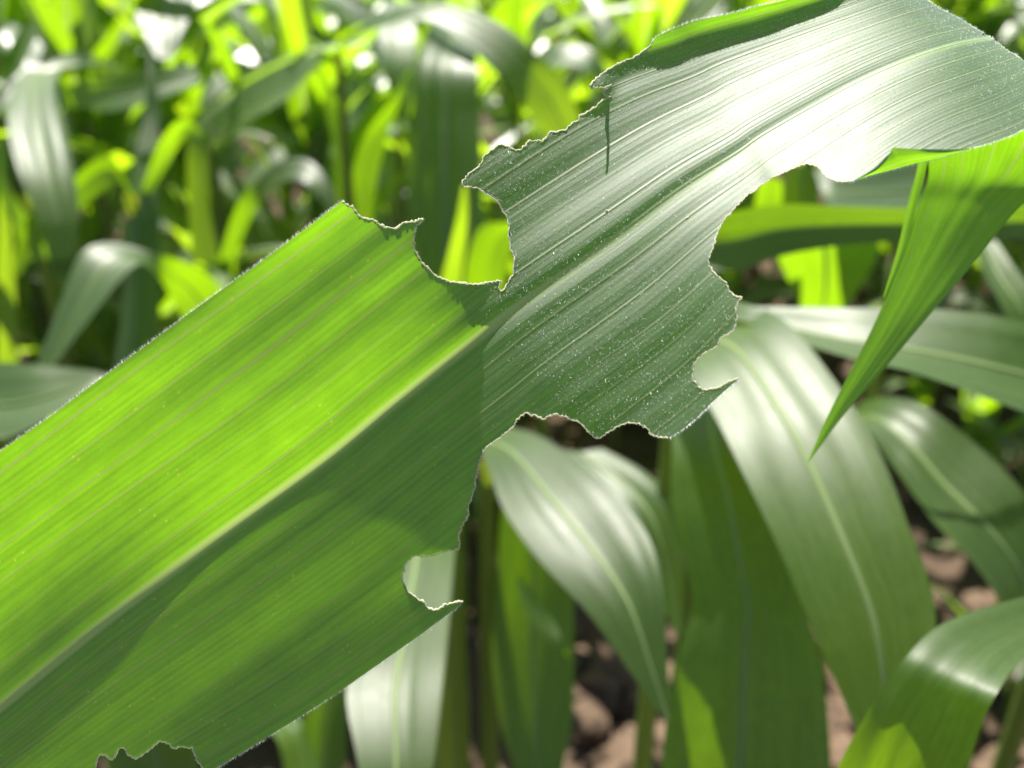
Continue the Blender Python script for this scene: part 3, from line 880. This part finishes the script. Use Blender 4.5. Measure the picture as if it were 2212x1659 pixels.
loft_leaf([(455, 640, 500, 640, 1.42, 1.42), (480, 540, 515, 540, 1.38, 1.38), (510, 450, 545, 465, 1.34, 1.34), (555, 388, 575, 425, 1.31, 1.29), (605, 348, 615, 392, 1.29, 1.26), (660, 342, 648, 388, 1.27, 1.24), (700, 380, 672, 405, 1.25, 1.23), (732, 440, 705, 450, 1.24, 1.23), (760, 520, 745, 525, 1.24, 1.23)], t, fold=.05, seed=34)
t = plant_at(500, 760, 1.05, 'maize plant whose leaf folds over near the left edge, half grey, half bright green', top=-.0)
loft_leaf([(540, 740, 450, 800, 1.06, 1.06), (480, 625, 400, 700, 1.03, 1.03), (415, 572, 370, 645, 1.00, 1.01), (330, 545, 335, 590, .97, .96), (235, 522, 300, 572, .96, .92), (172, 548, 255, 612, .94, .90), (130, 650, 198, 682, .92, .89), (85, 770, 128, 775, .91, .89), (35, 905, 46, 905, .91, .90)], t, fold=.05, seed=35)
t = plant_at(-120, 760, .92, 'maize plant with a pale green leaf reaching in low at the left edge', top=.0)
loft_leaf([(-120, 770, -120, 900, .86, .80), (-30, 782, -20, 945, .82, .75), (50, 786, 60, 925, .80, .74), (130, 792, 140, 878, .79, .75), (200, 800, 212, 832, .78, .77), (250, 815, 254, 822, .78, .78)], t, fold=.08, seed=36)
t = plant_at(300, 520, 1.26, 'maize plant with a stout yellow-green stalk and long dark leaf rising from lower left', top=.06, r=.015)
loft_leaf([(290, 330, 330, 330, 1.26, 1.26), (275, 480, 345, 480, 1.24, 1.24), (265, 650, 345, 650, 1.24, 1.24), (245, 800, 340, 800, 1.24, 1.24)], t, fold=-.25, seed=37, rib=False)
loft_leaf([(290, 420, 300, 470, 1.24, 1.24), (230, 335, 255, 400, 1.18, 1.20), (140, 400, 165, 460, 1.12, 1.15), (60, 470, 80, 540, 1.10, 1.12), (30, 560, 40, 600, 1.09, 1.10)], t, fold=.10, seed=38)
loft_leaf([(300, 420, 310, 450, 1.24, 1.24), (350, 300, 370, 340, 1.22, 1.24), (400, 255, 400, 300, 1.2, 1.22), (440, 290, 430, 320, 1.2, 1.2)], t, fold=.08, seed=39)
loft_leaf([(295, 330, 330, 330, 1.25, 1.25), (310, 250, 345, 250, 1.27, 1.27), (318, 170, 335, 170, 1.28, 1.28), (320, 90, 324, 90, 1.3, 1.3)], t, fold=.1, seed=40)
t = plant_at(60, 420, 1.30, 'maize plant with a wide white-glaring leaf near the left edge', top=.0)
loft_leaf([(50, 150, 130, 150, 1.36, 1.36), (20, 210, 120, 195, 1.22, 1.22), (18, 280, 140, 270, 1.14, 1.14), (40, 370, 160, 370, 1.09, 1.09), (80, 470, 170, 470, 1.07, 1.07), (110, 560, 160, 560, 1.07, 1.07)], t, fold=.03, seed=41)
loft_leaf([(60, 560, 130, 560, 1.3, 1.3), (0, 420, 30, 420, 1.28, 1.28), (-5, 300, 15, 300, 1.28, 1.28)], t, fold=.1, seed=42)
t = plant_at(735, 460, 1.50, 'maize plant with two upright lemon-yellow backlit leaves in the upper middle', top=.0)
loft_leaf([(725, 470, 755, 470, 1.5, 1.5), (722, 330, 748, 330, 1.49, 1.49), (700, 220, 726, 220, 1.48, 1.48), (684, 140, 694, 140, 1.46, 1.46)], t, fold=.1, seed=43)
loft_leaf([(752, 480, 805, 480, 1.5, 1.5), (760, 380, 815, 380, 1.48, 1.48), (790, 290, 842, 280, 1.46, 1.45), (850, 210, 875, 195, 1.42, 1.41), (884, 150, 890, 148, 1.4, 1.4)], t, fold=.06, seed=44)
loft_leaf([(415, 570, 475, 570, 1.5, 1.5), (408, 450, 452, 450, 1.49, 1.49), (404, 340, 448, 340, 1.48, 1.48), (415, 260, 430, 260, 1.48, 1.48)], t, fold=.08, seed=45)
t = plant_at(460, 330, 1.60, 'maize plant with a dark leaf lit white along one half in the upper left', top=.0)
loft_leaf([(690, 110, 676, 150, 1.42, 1.36), (610, 140, 625, 205, 1.46, 1.38), (520, 195, 548, 255, 1.5, 1.42), (445, 255, 478, 305, 1.55, 1.5)], t, fold=.08, seed=46)
loft_leaf([(640, 300, 632, 330, 1.4, 1.4), (590, 268, 580, 300, 1.42, 1.40), (520, 268, 520, 290, 1.45, 1.43), (460, 310, 465, 325, 1.5, 1.5)], t, fold=.08, seed=47)
loft_leaf([(280, -60, 430, -60, 1.66, 1.66), (290, 10, 425, 5, 1.60, 1.60), (310, 70, 395, 65, 1.55, 1.55), (340, 125, 372, 128, 1.52, 1.52)], t, fold=.04, seed=48)
loft_leaf([(140, 190, 160, 230, 1.5, 1.5), (230, 160, 240, 240, 1.44, 1.42), (310, 150, 330, 215, 1.42, 1.4), (420, 140, 430, 175, 1.42, 1.4)], t, fold=.1, seed=49)
t = plant_at(860, 300, 1.66, 'maize plant with a pale drooping leaf in front of the thin arch at the top', top=.0)
loft_leaf([(830, 0, 900, 0, 1.6, 1.6), (818, 60, 895, 50, 1.5, 1.5), (825, 120, 898, 120, 1.46, 1.46), (842, 200, 892, 200, 1.45, 1.45), (860, 260, 880, 260, 1.45, 1.45)], t, fold=.06, seed=50)
loft_leaf([(1150, 120, 1160, 160, 1.5, 1.44), (1210, 95, 1215, 140, 1.46, 1.4), (1280, 110, 1270, 150, 1.43, 1.38), (1310, 160, 1290, 180, 1.42, 1.4)], t, fold=.05, seed=51)

t = plant_at(5, 900, 1.42, 'maize plant with a tall yellow-green upright blade at the very left edge', top=.0)
loft_leaf([(4, 330, 10, 330, 1.28, 1.28), (-4, 480, 24, 480, 1.31, 1.31), (-6, 640, 34, 640, 1.35, 1.35), (-4, 800, 40, 800, 1.39, 1.39), (0, 960, 30, 960, 1.43, 1.43)], t, fold=.08, seed=52)
t = plant_at(190, 260, 1.62, 'maize plant with slender yellow-green diagonal blades in the upper left corner', top=.0)
loft_leaf([(52, -30, 66, -40, 1.46, 1.46), (90, 50, 122, 35, 1.50, 1.50), (138, 120, 172, 105, 1.54, 1.54), (180, 195, 205, 180, 1.59, 1.59), (200, 250, 210, 245, 1.62, 1.62)], t, fold=.06, seed=53)
loft_leaf([(440, 50, 448, 46, 1.44, 1.44), (462, 100, 486, 90, 1.49, 1.49), (490, 165, 514, 155, 1.54, 1.54), (512, 215, 522, 210, 1.58, 1.58)], t, fold=.06, seed=54)
loft_leaf([(590, -20, 640, -30, 1.44, 1.44), (612, 50, 652, 40, 1.48, 1.48), (632, 110, 660, 100, 1.52, 1.52), (650, 160, 662, 155, 1.56, 1.56)], t, fold=.06, seed=55)
t = plant_at(1180, 330, 1.52, 'maize plant with a bright yellow-green blade rising behind the upper notched margin', top=.0)
loft_leaf([(1262, 190, 1272, 188, 1.36, 1.36), (1225, 225, 1268, 232, 1.40, 1.40), (1190, 280, 1235, 300, 1.45, 1.45), (1160, 340, 1195, 360, 1.5, 1.5)], t, fold=.06, seed=56)
loft_leaf([(1100, -40, 1130, -40, 1.4, 1.4), (1092, 30, 1130, 35, 1.44, 1.44), (1100, 100, 1135, 110, 1.48, 1.48), (1120, 180, 1140, 185, 1.52, 1.52)], t, fold=.06, seed=57)

# ---------------------------------------------------------------- field plants (copies)
def free_leaf(parent, z, az, length, width, rise, droop, seed):
    n, m = 26, 9
    tt = np.linspace(0, 1, n)
    ang = rise - droop * tt ** 1.25
    ds = length / (n - 1)
    r_ = np.concatenate([[0], np.cumsum(np.cos(ang[:-1]) * ds)])
    zz = z + np.concatenate([[0], np.cumsum(np.sin(ang[:-1]) * ds)])
    tw = 0.5 * math.sin(seed * 1.7) * tt + 0.15 * np.sin(tt * 7 + seed)
    d = np.array([math.cos(az), math.sin(az), 0]); side = np.array([-d[1], d[0], 0])
    w = width * np.minimum(1, 0.35 + 2.6 * tt) * np.clip((1 - tt) * 1.9, 0, 1) ** 0.8 + 0.0006
    P = np.zeros((n, m, 3)); s = np.linspace(-1, 1, m)
    for i in range(n):
        tan = d * math.cos(ang[i]) + np.array([0, 0, math.sin(ang[i])])
        up = np.cross(side, tan); up = -up if up[2] < 0 and abs(ang[i]) < 1.2 else up
        sd = side * math.cos(tw[i]) + up * math.sin(tw[i]); nu = np.cross(tan, sd)
        c = d * r_[i] + np.array([0, 0, zz[i]])
        P[i] = c + sd * (s * w[i] / 2)[:, None] + nu * (np.abs(s) ** 1.3 * w[i] * 0.16 + 0.02 * w[i] * np.sin(s * 5 + i * 0.9))[:, None]
    uv = np.stack(np.meshgrid((s + 1) / 2, tt * length + seed * .4), -1)
    V, F, U = sheet(P, uv)
    me_o = mesh_obj('leaf', V, F, M_FIELD, None, uv=U)
    me_o.parent = parent
    return me_o


FIELD_LABEL = 'far blurred maize plant standing in the sunlit rows at the back of the field'
protos = []
rp_ = random.Random(11)
for k in range(7):
    H = rp_.uniform(0.95, 1.15)
    p = thing('maize_plant', FIELD_LABEL, 'maize plant', (0, 0, 0), 'far maize rows')
    V, F = tube([(0.004 * math.sin(z * 9), 0, z) for z in np.linspace(-0.03, H * 0.78, 24)], np.linspace(0.013, 0.006, 24), 9)
    uvx = np.zeros((len(V), 2)); uvx[:, 0] = np.tile(np.linspace(0, 1, 9), 24); uvx[:, 1] = V[:, 2]
    so = mesh_obj('stalk', V, F, M_STALK, None, uv=uvx)
    so.parent = p
    nl = rp_.choice([7, 8, 9])
    a0 = rp_.uniform(0, math.pi)
    for j in range(4):
        free_leaf(p, H * (0.66 + 0.035 * j), a0 + 1.9 * j, H * rp_.uniform(0.34, 0.52), rp_.uniform(0.045, 0.065), rp_.uniform(1.25, 1.5), rp_.uniform(0.1, 1.3), 50 + j + k * 7)
    for j in range(nl):
        f = j / (nl - 1)
        z = H * (0.10 + 0.66 * f)
        az = a0 + (j % 2) * math.pi + rp_.uniform(-0.5, 0.5)
        ln = H * (0.36 + 0.42 * math.sin(math.pi * (0.15 + 0.75 * f)))
        free_leaf(p, z, az, ln, rp_.uniform(0.055, 0.088), rp_.uniform(0.95, 1.3) + 0.2 * f, rp_.uniform(1.2, 2.9) - 0.7 * f, j + k * 13)
    protos.append(p)

used_proto = set()
rows_y = [1.72, 2.2, 2.75, 3.35, 4.0, 4.8]
for ri, y0 in enumerate(rows_y):
    half = 0.35 + 0.60 * y0
    step = 0.165 + 0.018 * ri
    x = -half
    while x < half:
        px_ = x + rp_.uniform(-0.05, 0.05); py_ = y0 + rp_.uniform(-0.08, 0.08)
        x += step
        if ri == 0 and -0.18 < px_ < 0.95:
            continue
        k = rp_.randrange(len(protos))
        src = protos[k]
        z0 = float(ground_z(np.array(px_), np.array(py_)))
        if k not in used_proto:
            used_proto.add(k); o = src
        else:
            o = src.copy(); col.objects.link(o)
            for ch in list(src.children):
                c = ch.copy(); col.objects.link(c); c.parent = o
        o.location = (px_, py_, z0)
        o.rotation_euler = (rp_.uniform(-.06, .06), rp_.uniform(-.06, .06), rp_.uniform(0, 2 * math.pi))
        sc = rp_.uniform(0.9, 1.12)
        o.scale = (sc, sc, sc)

# low young plants in the shade between the rows
YOUNG = [(2060, 1140, .46, 'small dark young maize plant in shade behind the grey arching leaf'),
         (1960, 1010, .42, 'small shaded young maize plant between the hanging yellow tip and the grey arching leaf'),
         (2165, 1560, .34, 'low dark young maize plant beside the close striped corner leaf'),
         (2200, 1200, .46, 'low shaded maize plant by the right edge above the corner leaf'),
         (1330, 980, .60, 'half-grown maize plant in deep shade just below the ragged lower notches'),
         (1010, 1190, .30, 'young maize plant in shade beside the dark stalk and soil patch'),
         (640, 1640, .34, 'low young maize plant under the lower edge of the bitten leaf')]
for i, (px, py, sc, lab) in enumerate(YOUNG):
    d0 = CF + (px - 1106.0) / FPX * CX + (829.5 - py) / FPX * CU
    p = C0 + d0 * (CAM_H / -d0[2])
    y = thing('young_maize', lab, 'maize plant', (p[0], p[1], float(ground_z(np.array(p[0]), np.array(p[1]))) - .01))
    V, F = tube([(0, 0, z) for z in np.linspace(-0.02, sc * .6, 10)], np.linspace(0.008, 0.004, 10), 8)
    so = mesh_obj('stalk', V, F, M_STALK, None, uv=np.stack([np.tile(np.linspace(0, 1, 8), 10), V[:, 2]], -1))
    so.parent = y
    for j in range(6):
        free_leaf(y, sc * (0.12 + 0.09 * j), i * 1.3 + 2.6 * j, sc * rp_.uniform(.55, .8), sc * rp_.uniform(.10, .15), rp_.uniform(.9, 1.3), rp_.uniform(.4, 1.5), 90 + i * 7 + j)
for k, p in enumerate(protos):
    if k not in used_proto:
        for ch in list(p.children):
            bpy.data.objects.remove(ch)
        bpy.data.objects.remove(p)
